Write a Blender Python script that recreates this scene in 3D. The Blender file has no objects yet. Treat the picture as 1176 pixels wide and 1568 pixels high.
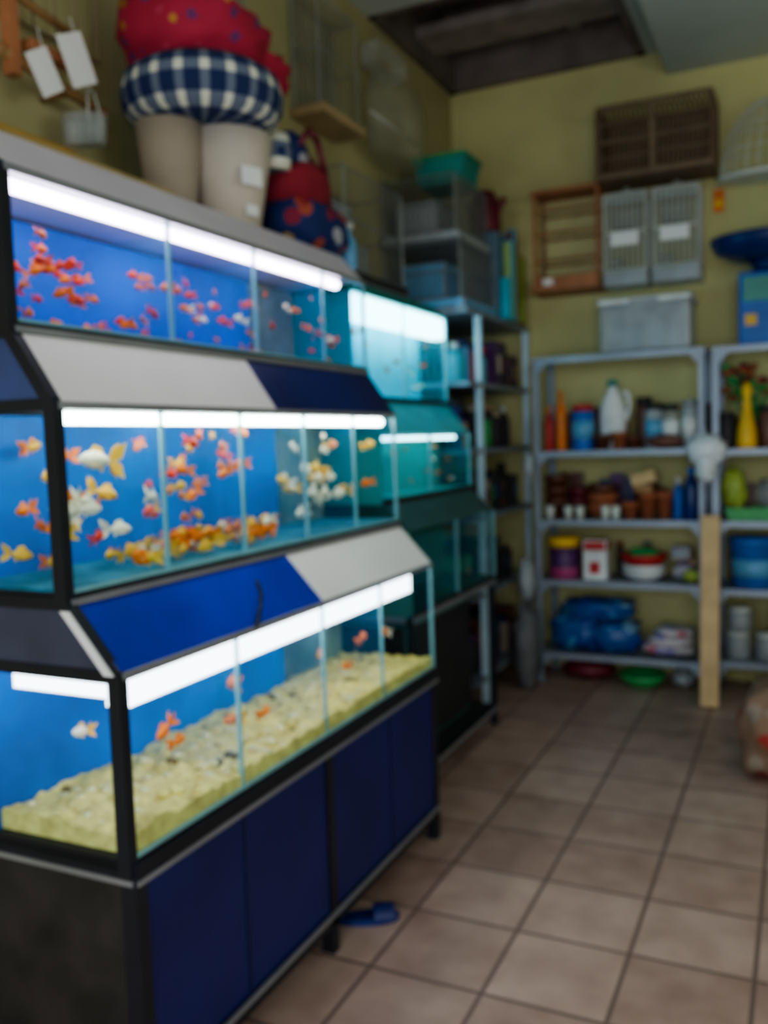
import bpy, bmesh, math, random
from mathutils import Vector, Matrix, noise
random.seed(7)
scene=bpy.context.scene
COL=scene.collection
# ------------------------------------------------------------------ materials
def _new(name):
    m=bpy.data.materials.new(name); m.use_nodes=True
    nt=m.node_tree
    for n in list(nt.nodes): nt.nodes.remove(n)
    out=nt.nodes.new('ShaderNodeOutputMaterial')
    return m,nt,out
def mat(name,col,rough=.5,metal=0,var=.15,scale=8,bump=0,spec=.5,trans=0,emit=0):
    m,nt,out=_new(name)
    p=nt.nodes.new('ShaderNodeBsdfPrincipled')
    tc=nt.nodes.new('ShaderNodeTexCoord'); nz=nt.nodes.new('ShaderNodeTexNoise')
    nz.inputs['Scale'].default_value=scale; nz.inputs['Detail'].default_value=4
    nt.links.new(tc.outputs['Object'],nz.inputs['Vector'])
    r=nt.nodes.new('ShaderNodeValToRGB')
    r.color_ramp.elements[0].position=.3; r.color_ramp.elements[1].position=.7
    r.color_ramp.elements[0].color=(*[c*(1-var) for c in col],1)
    r.color_ramp.elements[1].color=(*[min(1,c*(1+var)) for c in col],1)
    nt.links.new(nz.outputs['Fac'],r.inputs['Fac'])
    nt.links.new(r.outputs['Color'],p.inputs['Base Color'])
    p.inputs['Roughness'].default_value=rough; p.inputs['Metallic'].default_value=metal
    p.inputs['Specular IOR Level'].default_value=spec
    if bump:
        b=nt.nodes.new('ShaderNodeBump'); b.inputs['Strength'].default_value=bump
        n2=nt.nodes.new('ShaderNodeTexNoise'); n2.inputs['Scale'].default_value=scale*6
        nt.links.new(tc.outputs['Object'],n2.inputs['Vector'])
        nt.links.new(n2.outputs['Fac'],b.inputs['Height']); nt.links.new(b.outputs['Normal'],p.inputs['Normal'])
    last=p.outputs[0]
    if trans:
        t=nt.nodes.new('ShaderNodeBsdfTransparent'); mx=nt.nodes.new('ShaderNodeMixShader')
        mx.inputs[0].default_value=trans
        nt.links.new(p.outputs[0],mx.inputs[1]); nt.links.new(t.outputs[0],mx.inputs[2]); last=mx.outputs[0]
    nt.links.new(last,out.inputs['Surface'])
    return m
def emis(name,col,s):
    m,nt,out=_new(name); e=nt.nodes.new('ShaderNodeEmission')
    e.inputs['Color'].default_value=(*col,1); e.inputs['Strength'].default_value=s
    nt.links.new(e.outputs[0],out.inputs['Surface']); return m
def glassm(name,tint=(.84,.94,1.0),base=.01):
    m,nt,out=_new(name)
    t=nt.nodes.new('ShaderNodeBsdfTransparent'); t.inputs[0].default_value=(*tint,1)
    g=nt.nodes.new('ShaderNodeBsdfGlossy'); g.inputs['Roughness'].default_value=.05
    g.inputs['Color'].default_value=(.7,.85,1,1)
    lw=nt.nodes.new('ShaderNodeLayerWeight'); lw.inputs['Blend'].default_value=.15
    ma=nt.nodes.new('ShaderNodeMath'); ma.operation='MULTIPLY_ADD'; ma.inputs[1].default_value=.35; ma.inputs[2].default_value=base
    nt.links.new(lw.outputs['Fresnel'],ma.inputs[0])
    mx=nt.nodes.new('ShaderNodeMixShader')
    nt.links.new(ma.outputs[0],mx.inputs[0]); nt.links.new(t.outputs[0],mx.inputs[1]); nt.links.new(g.outputs[0],mx.inputs[2])
    nt.links.new(mx.outputs[0],out.inputs['Surface']); return m
def spots(name,base,cols,scale=14,th=.35,rough=.8):
    m,nt,out=_new(name); p=nt.nodes.new('ShaderNodeBsdfPrincipled'); p.inputs['Roughness'].default_value=rough
    tc=nt.nodes.new('ShaderNodeTexCoord'); v=nt.nodes.new('ShaderNodeTexVoronoi'); v.inputs['Scale'].default_value=scale
    nt.links.new(tc.outputs['Object'],v.inputs['Vector'])
    r=nt.nodes.new('ShaderNodeValToRGB'); r.color_ramp.interpolation='CONSTANT'
    r.color_ramp.elements[0].color=(*cols[0],1); r.color_ramp.elements[1].color=(*cols[-1],1)
    r.color_ramp.elements[1].position=.7
    for i,c in enumerate(cols[1:-1]):
        e=r.color_ramp.elements.new(.25+.25*i); e.color=(*c,1)
    sp=nt.nodes.new('ShaderNodeSeparateColor'); nt.links.new(v.outputs['Color'],sp.inputs[0]); nt.links.new(sp.outputs[0],r.inputs['Fac'])
    lt=nt.nodes.new('ShaderNodeMath'); lt.operation='LESS_THAN'; lt.inputs[1].default_value=th
    nt.links.new(v.outputs['Distance'],lt.inputs[0])
    mx=nt.nodes.new('ShaderNodeMix'); mx.data_type='RGBA'; mx.inputs['A'].default_value=(*base,1)
    nt.links.new(lt.outputs[0],mx.inputs['Factor']); nt.links.new(r.outputs[0],mx.inputs['B'])
    nt.links.new(mx.outputs['Result'],p.inputs['Base Color']); nt.links.new(p.outputs[0],out.inputs[0]); return m
def mathn(nt,op,a,b=None,c=None):
    n=nt.nodes.new('ShaderNodeMath'); n.operation=op
    for i,v in enumerate((a,b,c)):
        if v is None: continue
        if isinstance(v,(int,float)): n.inputs[i].default_value=v
        else: nt.links.new(v,n.inputs[i])
    return n.outputs[0]
def plaid(name):
    m,nt,out=_new(name); p=nt.nodes.new('ShaderNodeBsdfPrincipled'); p.inputs['Roughness'].default_value=.9
    tc=nt.nodes.new('ShaderNodeTexCoord'); s=nt.nodes.new('ShaderNodeSeparateXYZ'); nt.links.new(tc.outputs['Object'],s.inputs[0])
    a=mathn(nt,'ARCTAN2',s.outputs[1],s.outputs[0]); a=mathn(nt,'FRACT',mathn(nt,'MULTIPLY',a,20/(2*math.pi)))
    b=mathn(nt,'FRACT',mathn(nt,'MULTIPLY',s.outputs[2],11.0))
    v=mathn(nt,'ADD',mathn(nt,'LESS_THAN',a,.36),mathn(nt,'LESS_THAN',b,.36)); v=mathn(nt,'MULTIPLY',v,.5)
    r=nt.nodes.new('ShaderNodeValToRGB'); r.color_ramp.interpolation='CONSTANT'
    r.color_ramp.elements[0].color=(.012,.025,.10,1); r.color_ramp.elements[1].position=.75; r.color_ramp.elements[1].color=(.72,.72,.60,1)
    e=r.color_ramp.elements.new(.3); e.color=(.14,.17,.24,1)
    nt.links.new(v,r.inputs[0]); nt.links.new(r.outputs[0],p.inputs['Base Color']); nt.links.new(p.outputs[0],out.inputs[0]); return m
def tiles(name):
    m,nt,out=_new(name); p=nt.nodes.new('ShaderNodeBsdfPrincipled')
    tc=nt.nodes.new('ShaderNodeTexCoord'); s=nt.nodes.new('ShaderNodeSeparateXYZ'); nt.links.new(tc.outputs['Object'],s.inputs[0])
    T=.335
    ux=mathn(nt,'DIVIDE',mathn(nt,'ADD',s.outputs[0],.453+T*20),T); uy=mathn(nt,'DIVIDE',mathn(nt,'ADD',s.outputs[1],T*20-2.51),T)
    fx=mathn(nt,'ABSOLUTE',mathn(nt,'SUBTRACT',mathn(nt,'FRACT',ux),.5)); fy=mathn(nt,'ABSOLUTE',mathn(nt,'SUBTRACT',mathn(nt,'FRACT',uy),.5))
    mxx=mathn(nt,'MAXIMUM',fx,fy)
    g=nt.nodes.new('ShaderNodeMapRange'); g.inputs[1].default_value=.476; g.inputs[2].default_value=.488; nt.links.new(mxx,g.inputs[0])
    cb=nt.nodes.new('ShaderNodeCombineXYZ'); nt.links.new(mathn(nt,'FLOOR',ux),cb.inputs[0]); nt.links.new(mathn(nt,'FLOOR',uy),cb.inputs[1])
    wn=nt.nodes.new('ShaderNodeTexWhiteNoise'); nt.links.new(cb.outputs[0],wn.inputs[0])
    nz=nt.nodes.new('ShaderNodeTexNoise'); nz.inputs['Scale'].default_value=7; nz.inputs['Detail'].default_value=6; nt.links.new(tc.outputs['Object'],nz.inputs[0])
    f=mathn(nt,'ADD',mathn(nt,'MULTIPLY',wn.outputs[0],.35),mathn(nt,'MULTIPLY',nz.outputs[0],.8))
    r=nt.nodes.new('ShaderNodeValToRGB'); r.color_ramp.elements[0].position=.25; r.color_ramp.elements[0].color=(.31,.195,.155,1); r.color_ramp.elements[1].position=.95; r.color_ramp.elements[1].color=(.58,.42,.35,1)
    nt.links.new(f,r.inputs[0])
    mx=nt.nodes.new('ShaderNodeMix'); mx.data_type='RGBA'; nt.links.new(g.outputs[0],mx.inputs['Factor']); nt.links.new(r.outputs[0],mx.inputs['A']); mx.inputs['B'].default_value=(.17,.115,.095,1)
    nt.links.new(mx.outputs['Result'],p.inputs['Base Color']); p.inputs['Roughness'].default_value=.42
    b=nt.nodes.new('ShaderNodeBump'); b.inputs['Strength'].default_value=.4; b.inputs['Distance'].default_value=.003
    nt.links.new(mathn(nt,'SUBTRACT',1.0,g.outputs[0]),b.inputs['Height']); nt.links.new(b.outputs[0],p.inputs['Normal'])
    nt.links.new(p.outputs[0],out.inputs[0]); return m
# ------------------------------------------------------------------ builder
class B:
    def __init__(s,name,origin=(0,0,0)):
        s.n=name; s.bm=bmesh.new(); s.mats=[]; s.o=Vector(origin)
    def mi(s,m):
        if m not in s.mats: s.mats.append(m)
        return s.mats.index(m)
    def face(s,vs,m,smooth=False):
        try: f=s.bm.faces.new(vs)
        except ValueError: return
        f.material_index=s.mi(m); f.smooth=smooth
    def poly(s,pts,m):
        s.face([s.bm.verts.new(p) for p in pts],m)
    def box(s,x0,x1,y0,y1,z0,z1,m,bev=0,rot=None,piv=None):
        c=Vector(((x0+x1)/2,(y0+y1)/2,(z0+z1)/2)); h=(abs(x1-x0)/2,abs(y1-y0)/2,abs(z1-z0)/2)
        vs=[]
        for sx in(-1,1):
            for sy in(-1,1):
                for sz in(-1,1):
                    v=Vector((sx*h[0],sy*h[1],sz*h[2]))
                    if rot: v=rot@v
                    vs.append(s.bm.verts.new(c+v))
        fs=[]
        for q in((0,1,3,2),(4,6,7,5),(0,4,5,1),(2,3,7,6),(0,2,6,4),(1,5,7,3)):
            f=s.bm.faces.new([vs[i] for i in q]); f.material_index=s.mi(m); fs.append(f)
        if bev:
            es=list({e for f in fs for e in f.edges})
            bmesh.ops.bevel(s.bm,geom=es,offset=bev,segments=2,affect='EDGES',profile=.5)
    def prism(s,prof,y0,y1,m):   # prof list of (x,z)
        a=[s.bm.verts.new((x,y0,z)) for x,z in prof]; b=[s.bm.verts.new((x,y1,z)) for x,z in prof]
        s.face(a,m); s.face(b[::-1],m); n=len(prof)
        for i in range(n): s.face([a[i],b[i],b[(i+1)%n],a[(i+1)%n]],m)
    def tube(s,p0,p1,r,m,seg=6,r1=None):
        p0=Vector(p0);p1=Vector(p1); d=(p1-p0)
        if d.length<1e-6: return
        q=d.to_track_quat('Z','Y'); r1=r if r1 is None else r1
        A=[];Bv=[]
        for i in range(seg):
            a=2*math.pi*i/seg; v=Vector((math.cos(a),math.sin(a),0))
            A.append(s.bm.verts.new(p0+q@(v*r))); Bv.append(s.bm.verts.new(p1+q@(v*r1)))
        for i in range(seg): s.face([A[i],A[(i+1)%seg],Bv[(i+1)%seg],Bv[i]],m,seg>4)
        s.face(A[::-1],m); s.face(Bv,m)
    def path(s,pts,r,m,seg=6):
        for a,b in zip(pts,pts[1:]): s.tube(a,b,r,m,seg)
    def lathe(s,prof,c,m,seg=20,sx=1,sy=1,rot=None,mats=None):
        c=Vector(c); rings=[]
        for r,z in prof:
            ring=[]
            for i in range(seg):
                a=2*math.pi*i/seg; v=Vector((max(r,1e-4)*math.cos(a)*sx,max(r,1e-4)*math.sin(a)*sy,z))
                if rot: v=rot@v
                ring.append(s.bm.verts.new(c+v))
            rings.append(ring)
        for k,(a,b) in enumerate(zip(rings,rings[1:])):
            mm=mats[k] if mats else m
            for i in range(seg): s.face([a[i],a[(i+1)%seg],b[(i+1)%seg],b[i]],mm,True)
        if prof[0][0]>1e-3: s.face(rings[0][::-1],mats[0] if mats else m)
        if prof[-1][0]>1e-3 : s.face(rings[-1],mats[-1] if mats else m)
    def blob(s,c,r,m,amp=.12,freq=3,seed=0,e=1.0,nu=22,nv=14,flat=None):
        c=Vector(c); rings=[]
        def sp(v): return math.copysign(abs(v)**e,v)
        for j in range(nv+1):
            t=-math.pi/2+math.pi*j/nv; ring=[]
            for i in range(nu):
                a=2*math.pi*i/nu
                n=Vector((math.cos(t)*math.cos(a),math.cos(t)*math.sin(a),math.sin(t)))
                k=1+amp*noise.noise(n*freq+Vector((seed*7.3,seed*3.1,0)))
                v=Vector((sp(n.x)*r[0],sp(n.y)*r[1],sp(n.z)*r[2]))*k
                if flat is not None: v.z=max(v.z,flat)
                ring.append(s.bm.verts.new(c+v))
            rings.append(ring)
        for a,b in zip(rings,rings[1:]):
            for i in range(nu): s.face([a[i],a[(i+1)%nu],b[(i+1)%nu],b[i]],m,True)
    def done(s,bevel=0):
        bmesh.ops.remove_doubles(s.bm,verts=s.bm.verts,dist=1e-5)
        me=bpy.data.meshes.new(s.n); 
        for v in s.bm.verts: v.co-=s.o
        bmesh.ops.recalc_face_normals(s.bm,faces=s.bm.faces)
        s.bm.to_mesh(me); s.bm.free()
        for m in s.mats: me.materials.append(m)
        ob=bpy.data.objects.new(s.n,me); ob.location=s.o; COL.objects.link(ob)
        return ob
# ------------------------------------------------------------------ palette
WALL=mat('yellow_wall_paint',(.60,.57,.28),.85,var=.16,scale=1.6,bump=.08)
WALLSH=mat('yellow_wall_paint_shaded',(.42,.385,.20),.85,var=.2,scale=1.6,bump=.08)  # same wall paint with the left side's shade mixed into the colour
CEIL=mat('ceiling_paint',(.50,.54,.50),.9,var=.08,scale=2)
DARKC=mat('dark_roof_board',(.18,.145,.13),.9,var=.3,scale=4)
BEAM=mat('roof_beam_wood',(.30,.25,.23),.8,var=.25,scale=5)
TILE=tiles('terracotta_floor_tiles')
BLACK=mat('black_frame_metal',(.012,.014,.022),.45,.0,var=.2)
GREYT=mat('grey_aluminium_trim',(.32,.33,.36),.4,.5,var=.1)
NAVY=mat('navy_laminate',(.007,.014,.12),.45,var=.2,scale=3)
NAVYD=mat('navy_laminate_dark',(.008,.012,.05),.5,var=.2)
BLUELIT=mat('lit_blue_laminate',(.004,.030,.44),.3,var=.25,scale=3)  # blue hood laminate with the lit look put into its colour
HOODW=mat('white_hood_laminate',(.86,.83,.83),.4,var=.05,scale=3)
HOODG=mat('grey_hood_laminate',(.66,.62,.70),.45,var=.06,scale=3)
TANKB=mat('tank_blue_background',(.0,.155,.56),.6,var=.3,scale=3)
TANKB1=mat('tank_blue_background_top',(.0,.13,.56),.6,var=.3,scale=3)
TANKCY=mat('tank_cyan_background',(.0,.64,.80),.6,var=.12,scale=3)
TANKT=mat('tank_teal_background',(.05,.50,.45),.6,var=.15,scale=3)
TANKG=mat('tank_green_background',(.05,.22,.18),.6,var=.15,scale=3)
MURK=mat('grey_green_tank_back',(.15,.21,.15),.7,var=.45,scale=6)  # mottled grey-green back of the end compartments
GLASS=glassm('aquarium_glass')
GLASSE=mat('glass_edge_green',(.32,.64,.68),.2,var=.1,trans=.35)
FROST=mat('hazy_glass_divider',(.03,.32,.66),.3,var=.1,trans=.86)
TUBE1=emis('fluorescent_pink_white',(1.0,.80,.95),12)
TUBE2=emis('fluorescent_warm_green',(.92,1.0,.88),16)
GLOW3=emis('lamp_and_lit_strip_white',(.95,.98,1.0),6)
TUBE4=emis('fluorescent_cyan_white',(.50,.95,1.0),8)
GRAVEL=mat('pale_yellow_gravel',(.86,.66,.20),.9,var=.3,scale=26,bump=.8)
GRAVP=mat('pale_gravel_pebble',(.90,.74,.36),.8,var=.2,scale=26)
SUBS=mat('blue_tank_floor',(.05,.22,.30),.8,var=.4,scale=12)
STONE=mat('dark_stone',(.22,.15,.05),.8,var=.3,scale=20)
WOODL=mat('pale_wood',(.62,.43,.22),.6,var=.18,scale=7)
WOODM=mat('brown_wood',(.34,.19,.08),.6,var=.25,scale=9)
WOODR=mat('reddish_wood',(.42,.17,.08),.55,var=.2,scale=9)
STEEL=mat('galvanised_shelf_steel',(.30,.34,.41),.45,.4,var=.12,scale=6)
STEELLIT=mat('tank_lit_shelf_steel',(.55,.74,.86),.4,.1,var=.12,scale=6)  # shelf steel with the cyan tank's spilled light put into the colour
WIRE=mat('cage_wire_grey',(.34,.36,.38),.4,.5,var=.1)
WIREB=mat('cage_wire_brown',(.21,.14,.09),.6,.0,var=.2)
WIREW=mat('cage_wire_white',(.62,.64,.60),.4,.0,var=.1)
PLCLEAR=mat('clear_plastic',(.60,.64,.64),.15,var=.1,trans=.70)
PLGREY=mat('translucent_grey_plastic',(.52,.57,.62),.2,var=.15,trans=.35)
PLSMOKE=mat('translucent_plastic_sheet',(.45,.45,.36),.3,var=.2,trans=.78)
def cm(n,c,**k): return mat(n,c,k.pop('rough',.45),**k)
WHITE=cm('white_plastic',(.75,.76,.76)); CREAM=cm('cream_fabric',(.60,.53,.45),rough=.9,var=.08)
CREAMD=cm('beige_fabric',(.40,.33,.26),rough=.9,var=.08)
PAPER=cm('paper_white',(.85,.85,.85),rough=.7,var=.03)
RED=cm('red_plastic',(.50,.03,.03)); MAROON=cm('maroon',(.16,.02,.035)); ORANGE=cm('orange_plastic',(.75,.20,.03)); YEL=cm('yellow_plastic',(.80,.48,.04))
GREEN=cm('green_plastic',(.05,.35,.10)); GREENY=cm('lime_plastic',(.35,.45,.08)); TEAL=cm('teal_plastic',(.02,.28,.25)); CYAN=cm('cyan_plastic',(.05,.45,.60))
BLUE=cm('blue_plastic',(.02,.13,.48)); BLUED=cm('dark_blue_plastic',(.01,.03,.16),rough=.3); BLUEL=cm('light_blue_plastic',(.16,.38,.62)); PURP=cm('purple_plastic',(.10,.03,.14)); PINK=cm('magenta_plastic',(.40,.06,.18))
TERRA=cm('terracotta',(.36,.11,.05),rough=.8); BROWN=cm('brown_glaze',(.14,.05,.03),rough=.4); DARK=cm('dark_goods',(.03,.03,.035),rough=.6); GREYP=cm('grey_plastic',(.30,.32,.34)); TAN=cm('tan_cardboard',(.40,.27,.15),rough=.9)
REDF=spots('red_spotted_fabric',(.42,.025,.06),[(.5,.22,.05),(.5,.05,.10),(.15,.03,.15)],14,.24)
NAVYF=spots('navy_print_fabric',(.012,.025,.13),[(.40,.08,.05),(.45,.32,.1),(.4,.4,.45),(.25,.02,.05)],12,.38)
PLAID=plaid('navy_plaid_fabric')
BLUEBAG=spots('blue_printed_bag',(.012,.09,.32),[(.08,.28,.55),(.02,.06,.3),(.2,.35,.5)],9,.5,.35)
PINKBAG=spots('pink_printed_bag',(.55,.50,.52),[(.5,.15,.2),(.3,.25,.5),(.6,.5,.5)],12,.45,.4)
SACKM=spots('brown_mesh_sack',(.28,.17,.11),[(.42,.05,.04),(.34,.26,.20),(.24,.14,.08)],10,.42,.8)
FO=mat('goldfish_orange',(.98,.20,.01),.45,var=.25,scale=30)
FW=mat('goldfish_white',(.92,.84,.62),.45,var=.1,scale=30)
FR=mat('goldfish_red',(.88,.06,.02),.45,var=.25,scale=30)
FY=mat('goldfish_yellow',(.98,.50,.05),.45,var=.2,scale=30)
FK=mat('goldfish_black',(.03,.03,.04),.4)
# ------------------------------------------------------------------ room
XL=-2.106; YB=5.66; ZC=3.74; XR=2.2; YF=-1.6
def quad(name,a,b,m,th):
    b_=B(name); b_.box(*[v for p in zip(a,b) for v in p],m); return b_.done()
quad('floor',(XL-.1,YF,-.1),(XR+.1,YB+.1,0),TILE,.1)
quad('wall_left',(XL-.12,YF,0),(XL,YB+.12,4.4),WALLSH,.1)
quad('wall_back',(XL,YB,0),(XR,YB+.12,4.4),WALL,.1)
quad('wall_right',(XR,YF,0),(XR+.12,YB+.12,4.4),WALL,.1)
w=B('wall_front'); w.box(XL,-1.4,YF-.12,YF,0,4.4,WALL); w.box(1.6,XR,YF-.12,YF,0,4.4,WALL); w.box(-1.4,1.6,YF-.12,YF,2.7,4.4,WALL); w.done()
c=B('ceiling')
c.box(XL,XR,YF,4.42,ZC,ZC+.5,CEIL); c.box(-.86,-.74,4.42,YB,ZC-.0,ZC+.5,CEIL)
c.box(-.74,XR,4.42,YB,ZC-.14,ZC+.5,CEIL)
c.box(XL,-.86,4.42,YB,ZC+.42,ZC+.5,DARKC)
c.box(XL+.001,XL+.05,4.42,YB,ZC,ZC+.42,DARKC); c.box(XL,-.86,YB-.06,YB-.001,ZC,ZC+.42,DARKC)
c.box(-.91,-.861,4.42,YB,ZC,ZC+.42,DARKC); c.box(XL,-.86,4.421,4.46,ZC,ZC+.42,DARKC)
for i in range(4):
    y=4.55+i*.3; c.box(XL,-.86,y,y+.05,ZC+.34,ZC+.42,BEAM)
c.box(XL,-.86,4.98,5.28,ZC+.10,ZC+.16,BEAM)
c.box(-1.3,-1.22,4.42,YB,ZC+.2,ZC+.34,BEAM)
c.done()
# ------------------------------------------------------------------ fish
def fish(b,c,L,yaw,pitch,m,mf=None,fan=1.0):
    mf=mf or m
    R=Matrix.Rotation(yaw,3,'Z')@Matrix.Rotation(pitch,3,'Y'); c=Vector(c)
    prof=[(-.5,.02,.015),(-.44,.10,.07),(-.30,.19,.13),(-.10,.25,.155),(.10,.22,.13),(.28,.12,.07),(.38,.06,.03)]
    rings=[]
    for x,h,wd in prof:
        rings.append([b.bm.verts.new(c+R@(Vector((x,math.cos(2*math.pi*i/8)*wd,math.sin(2*math.pi*i/8)*h))*L)) for i in range(8)])
    for a,d in zip(rings,rings[1:]):
        for i in range(8): b.face([a[i],a[(i+1)%8],d[(i+1)%8],d[i]],m,True)
    b.face(rings[0][::-1],m); b.face(rings[-1],m)
    def P(*pts):
        b.poly([c+R@(Vector(p)*L) for p in pts],mf)
    for s in(.06,-.06):
        P((.34,0,.03),(.50,s*1.5,.22*fan),(.78,s*3,.33*fan),(.70,s*2,.10),(.58,s,.0))
        P((.34,0,-.03),(.50,s*1.5,-.20*fan),(.76,s*3,-.30*fan),(.70,s*2,-.10),(.58,s,.0))
    P((-.22,0,.20),(-.08,0,.40),(.14,0,.34),(.24,0,.13))
    P((.05,0,-.2),(.18,0,-.34),(.26,0,-.12))
    for s in(1,-1):
        P((-.22,.12*s,-.06),(-.05,.25*s,-.20),(-.08,.11*s,-.10))
        e=c+R@(Vector((-.38,.085*s,.04))*L); r=.028*L
        b.lathe([(0,-r),(r,0),(0,r)],e,FK,seg=6)
# ------------------------------------------------------------------ main aquarium rack
Y0,Y1=1.37,3.03; XBK=-1.85
r=B('aquarium_display_rack',(-1.55,2.2,0))
t3=(-1.25,.655,1.035); t2=(-1.38,1.205,1.59); t1=(-1.49,1.775,2.085)
r.box(-1.80,-1.262,Y0+.04,Y1-.01,.10,.60,mat('cabinet_end_shade',(.03,.026,.024),.7,var=.4))  # near-black fill paints the shade of the open cabinet end
for a,bb in((Y0+.02,2.18),(2.22,Y1-.02)):
    r.box(-1.262,-1.252,a,bb,.13,.60,NAVY)
r.box(-1.256,-1.2485,1.765,1.771,.13,.60,NAVYD); r.box(-1.256,-1.2485,2.62,2.626,.13,.60,NAVYD)
for y in(Y0,2.185,Y1-.035):
    r.box(-1.285,-1.245,y,y+.035,.0,.65,BLACK)
for y in(Y0,Y1-.035): r.box(-1.85,-1.815,y,y+.035,0,.65,BLACK)
r.box(-1.285,-1.24,Y0,Y1,.60,.645,BLACK); r.box(-1.242,-1.236,Y0,Y1,.600,.612,GREYT)
r.box(-1.285,-1.245,Y0,Y1,.085,.12,BLACK); r.box(-1.246,-1.238,Y0,Y1,.115,.128,GREYT)
r.box(-1.85,-1.25,Y0,Y0+.03,.60,.645,BLACK); r.box(-1.85,-1.25,Y0-.006,Y0,.600,.612,GREYT)
r.box(-1.85,-1.25,Y0,Y0+.03,.085,.12,BLACK)
r.box(-1.85,-1.25,Y0,Y1,.625,.655,BLACK)
def tank(xf,z0,z1,divs,backs,bk,y0=Y0,y1=Y1):
    r_=r
    r_.poly([(xf,y0,z0),(xf,y1,z0),(xf,y1,z1),(xf,y0,z1)],GLASS)
    r_.poly([(xf,y0,z0),(bk,y0,z0),(bk,y0,z1),(xf,y0,z1)],GLASS)
    r_.poly([(xf,y1,z0),(bk,y1,z0),(bk,y1,z1),(xf,y1,z1)],GLASS)
    r_.box(XBK,bk-.01,y0,y1,z0,z1,NAVYD)
    ys=[y0]+divs+[y1]
    for a,bb,m in zip(ys,ys[1:],backs): r_.box(bk-.01,bk,a,bb,z0,z1,m)
    for d in divs:
        r_.poly([(xf-.008,d,z0),(bk,d,z0),(bk,d,z1-.03),(xf-.008,d,z1-.03)],FROST)
        r_.box(xf-.012,xf-.004,d-.006,d+.006,z0,z1,GLASSE)
    r_.box(xf-.01,xf+.001,y1-.012,y1,z0,z1,GLASSE)
    r_.box(xf-.01,xf+.001,y0+.002,y0+.012,z0,z1,GLASSE)
    r_.box(xf-.008,xf+.002,y0,y1,z0,z0+.008,GLASSE)
BK3,BK2,BK1=-1.64,-1.70,-1.80
tank(t3[0],t3[1],t3[2],[1.78,2.21,2.60],[TANKB,TANKB,TANKB,MURK],BK3)
tank(t2[0],t2[1],t2[2],[1.70,2.03,2.37,2.70],[TANKB,TANKB,TANKB,TANKB,MURK],BK2)
tank(t1[0],t1[1],t1[2],[1.90,2.30,2.72],[TANKB1,TANKB1,TANKB1,MURK],BK1)
r.box(-1.85,t2[0]+.005,Y0,Y1,1.178,1.205,BLACK); r.box(t2[0]+.002,t2[0]+.010,Y0,Y1,1.180,1.194,GREYT)
r.box(-1.85,t1[0]+.005,Y0,Y1,1.750,1.775,BLACK); r.box(t1[0]+.002,t1[0]+.010,Y0,Y1,1.752,1.766,GREYT)
r.box(BK2,t2[0]-.006,Y0+.01,Y1-.01,1.206,1.212,SUBS); r.box(BK1,t1[0]-.006,Y0+.01,Y1-.01,1.776,1.782,TANKB1)
def hood(xa,za,xb,zb,ma,mb,split,yb):
    for a,bb,m in((Y0+.004,split,ma),(split,Y1,mb)):
        r.prism([(xa,za),(xb,zb),(XBK,zb),(XBK,za)],a,bb,m)
    r.prism([(xa+.004,za-.012),(xa+.004,za+.004),(xa-.02,za+.004),(xa-.02,za-.012)],Y0,Y1,GREYT)
    r.prism([(xa,za),(xb,zb),(XBK,zb),(XBK,za)],Y0-.003,Y0+.004,yb)
ENDG=mat('dark_end_cap',(.06,.065,.11),.5,var=.15)
ENDN=mat('blue_end_cap',(.05,.075,.20),.5,var=.15)
hood(t3[0],1.045,-1.372,1.178,BLUELIT,HOODW,2.21,ENDG)
hood(t2[0],1.60,-1.482,1.750,HOODW,NAVY,2.21,ENDN)
hood(t1[0],2.095,-1.585,2.200,HOODG,HOODG,2.21,NAVY)
def band(p,q,wd,m=BLACK,ya=Y0-.012,yb=Y0+.012):
    (x0,z0),(x1,z1)=p,q
    r.prism([(x0+.003,z0),(x1+.003,z1),(x1-wd,z1),(x0-wd,z0)],ya,yb,m)
P=[(-1.25,.62),(-1.25,1.04),(-1.38,1.19),(-1.38,1.60),(-1.49,1.76),(-1.49,2.09),(-1.585,2.20)]
for a,bb in zip(P,P[1:]): band(a,bb,.030)
for z in(1.04,1.185,1.60,1.755,2.09): 
    x={1.04:-1.25,1.185:-1.38,1.60:-1.38,1.755:-1.49,2.09:-1.49}[z]
    r.box(XBK,x,Y0-.008,Y0+.006,z-.014,z+.012,BLACK)
band((-1.262,1.045),(-1.372,1.172),.020,PAPER,Y0-.018,Y0-.0121)
for y in(Y0,Y1-.03): r.box(-1.89,-1.86,y,y+.03,0,2.2,BLACK)
r.box(-1.315,-1.262,Y0+.02,2.86,.968,1.030,GLOW3); r.box(-1.58,-1.32,Y0+.02,Y0+.05,.985,1.030,GLOW3)  # long box glows as lamp plus lit strip; cross box is added glow
r.tube((-1.42,Y0+.03,1.572),(-1.42,Y1-.05,1.572),.015,TUBE2,10)
r.tube((-1.525,Y0+.03,2.066),(-1.525,2.87,2.066),.016,TUBE1,10)
r.path([(-1.29,1.93,1.15),(-1.275,1.925,1.12),(-1.262,1.90,1.09),(-1.25,1.87,1.062),(-1.245,1.85,1.045)],.006,BLACK)
rack=r.done()
g=B('gravel_bed',(-1.55,2.2,.655)); NX,NY=34,140; grid=[]
def gh(x,y):
    t=(-1.256-x)/(-1.256-BK3)
    return .657+max(.008,.040-.02*t+.018*noise.noise(Vector((x*4,y*5,1)))+.016*noise.noise(Vector((x*16,y*16,2)))+.012*noise.noise(Vector((x*45,y*45,5)))+.03*max(0,1-(y-Y0)/.5)*t)
for i in range(NX+1):
    row=[]
    for j in range(NY+1):
        x=-1.256-(-1.258-BK3)*i/NX; y=Y0+.015+(Y1-Y0-.03)*j/NY
        row.append(g.bm.verts.new((x,y,gh(x,y)+.004*random.random())))
    grid.append(row)
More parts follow.
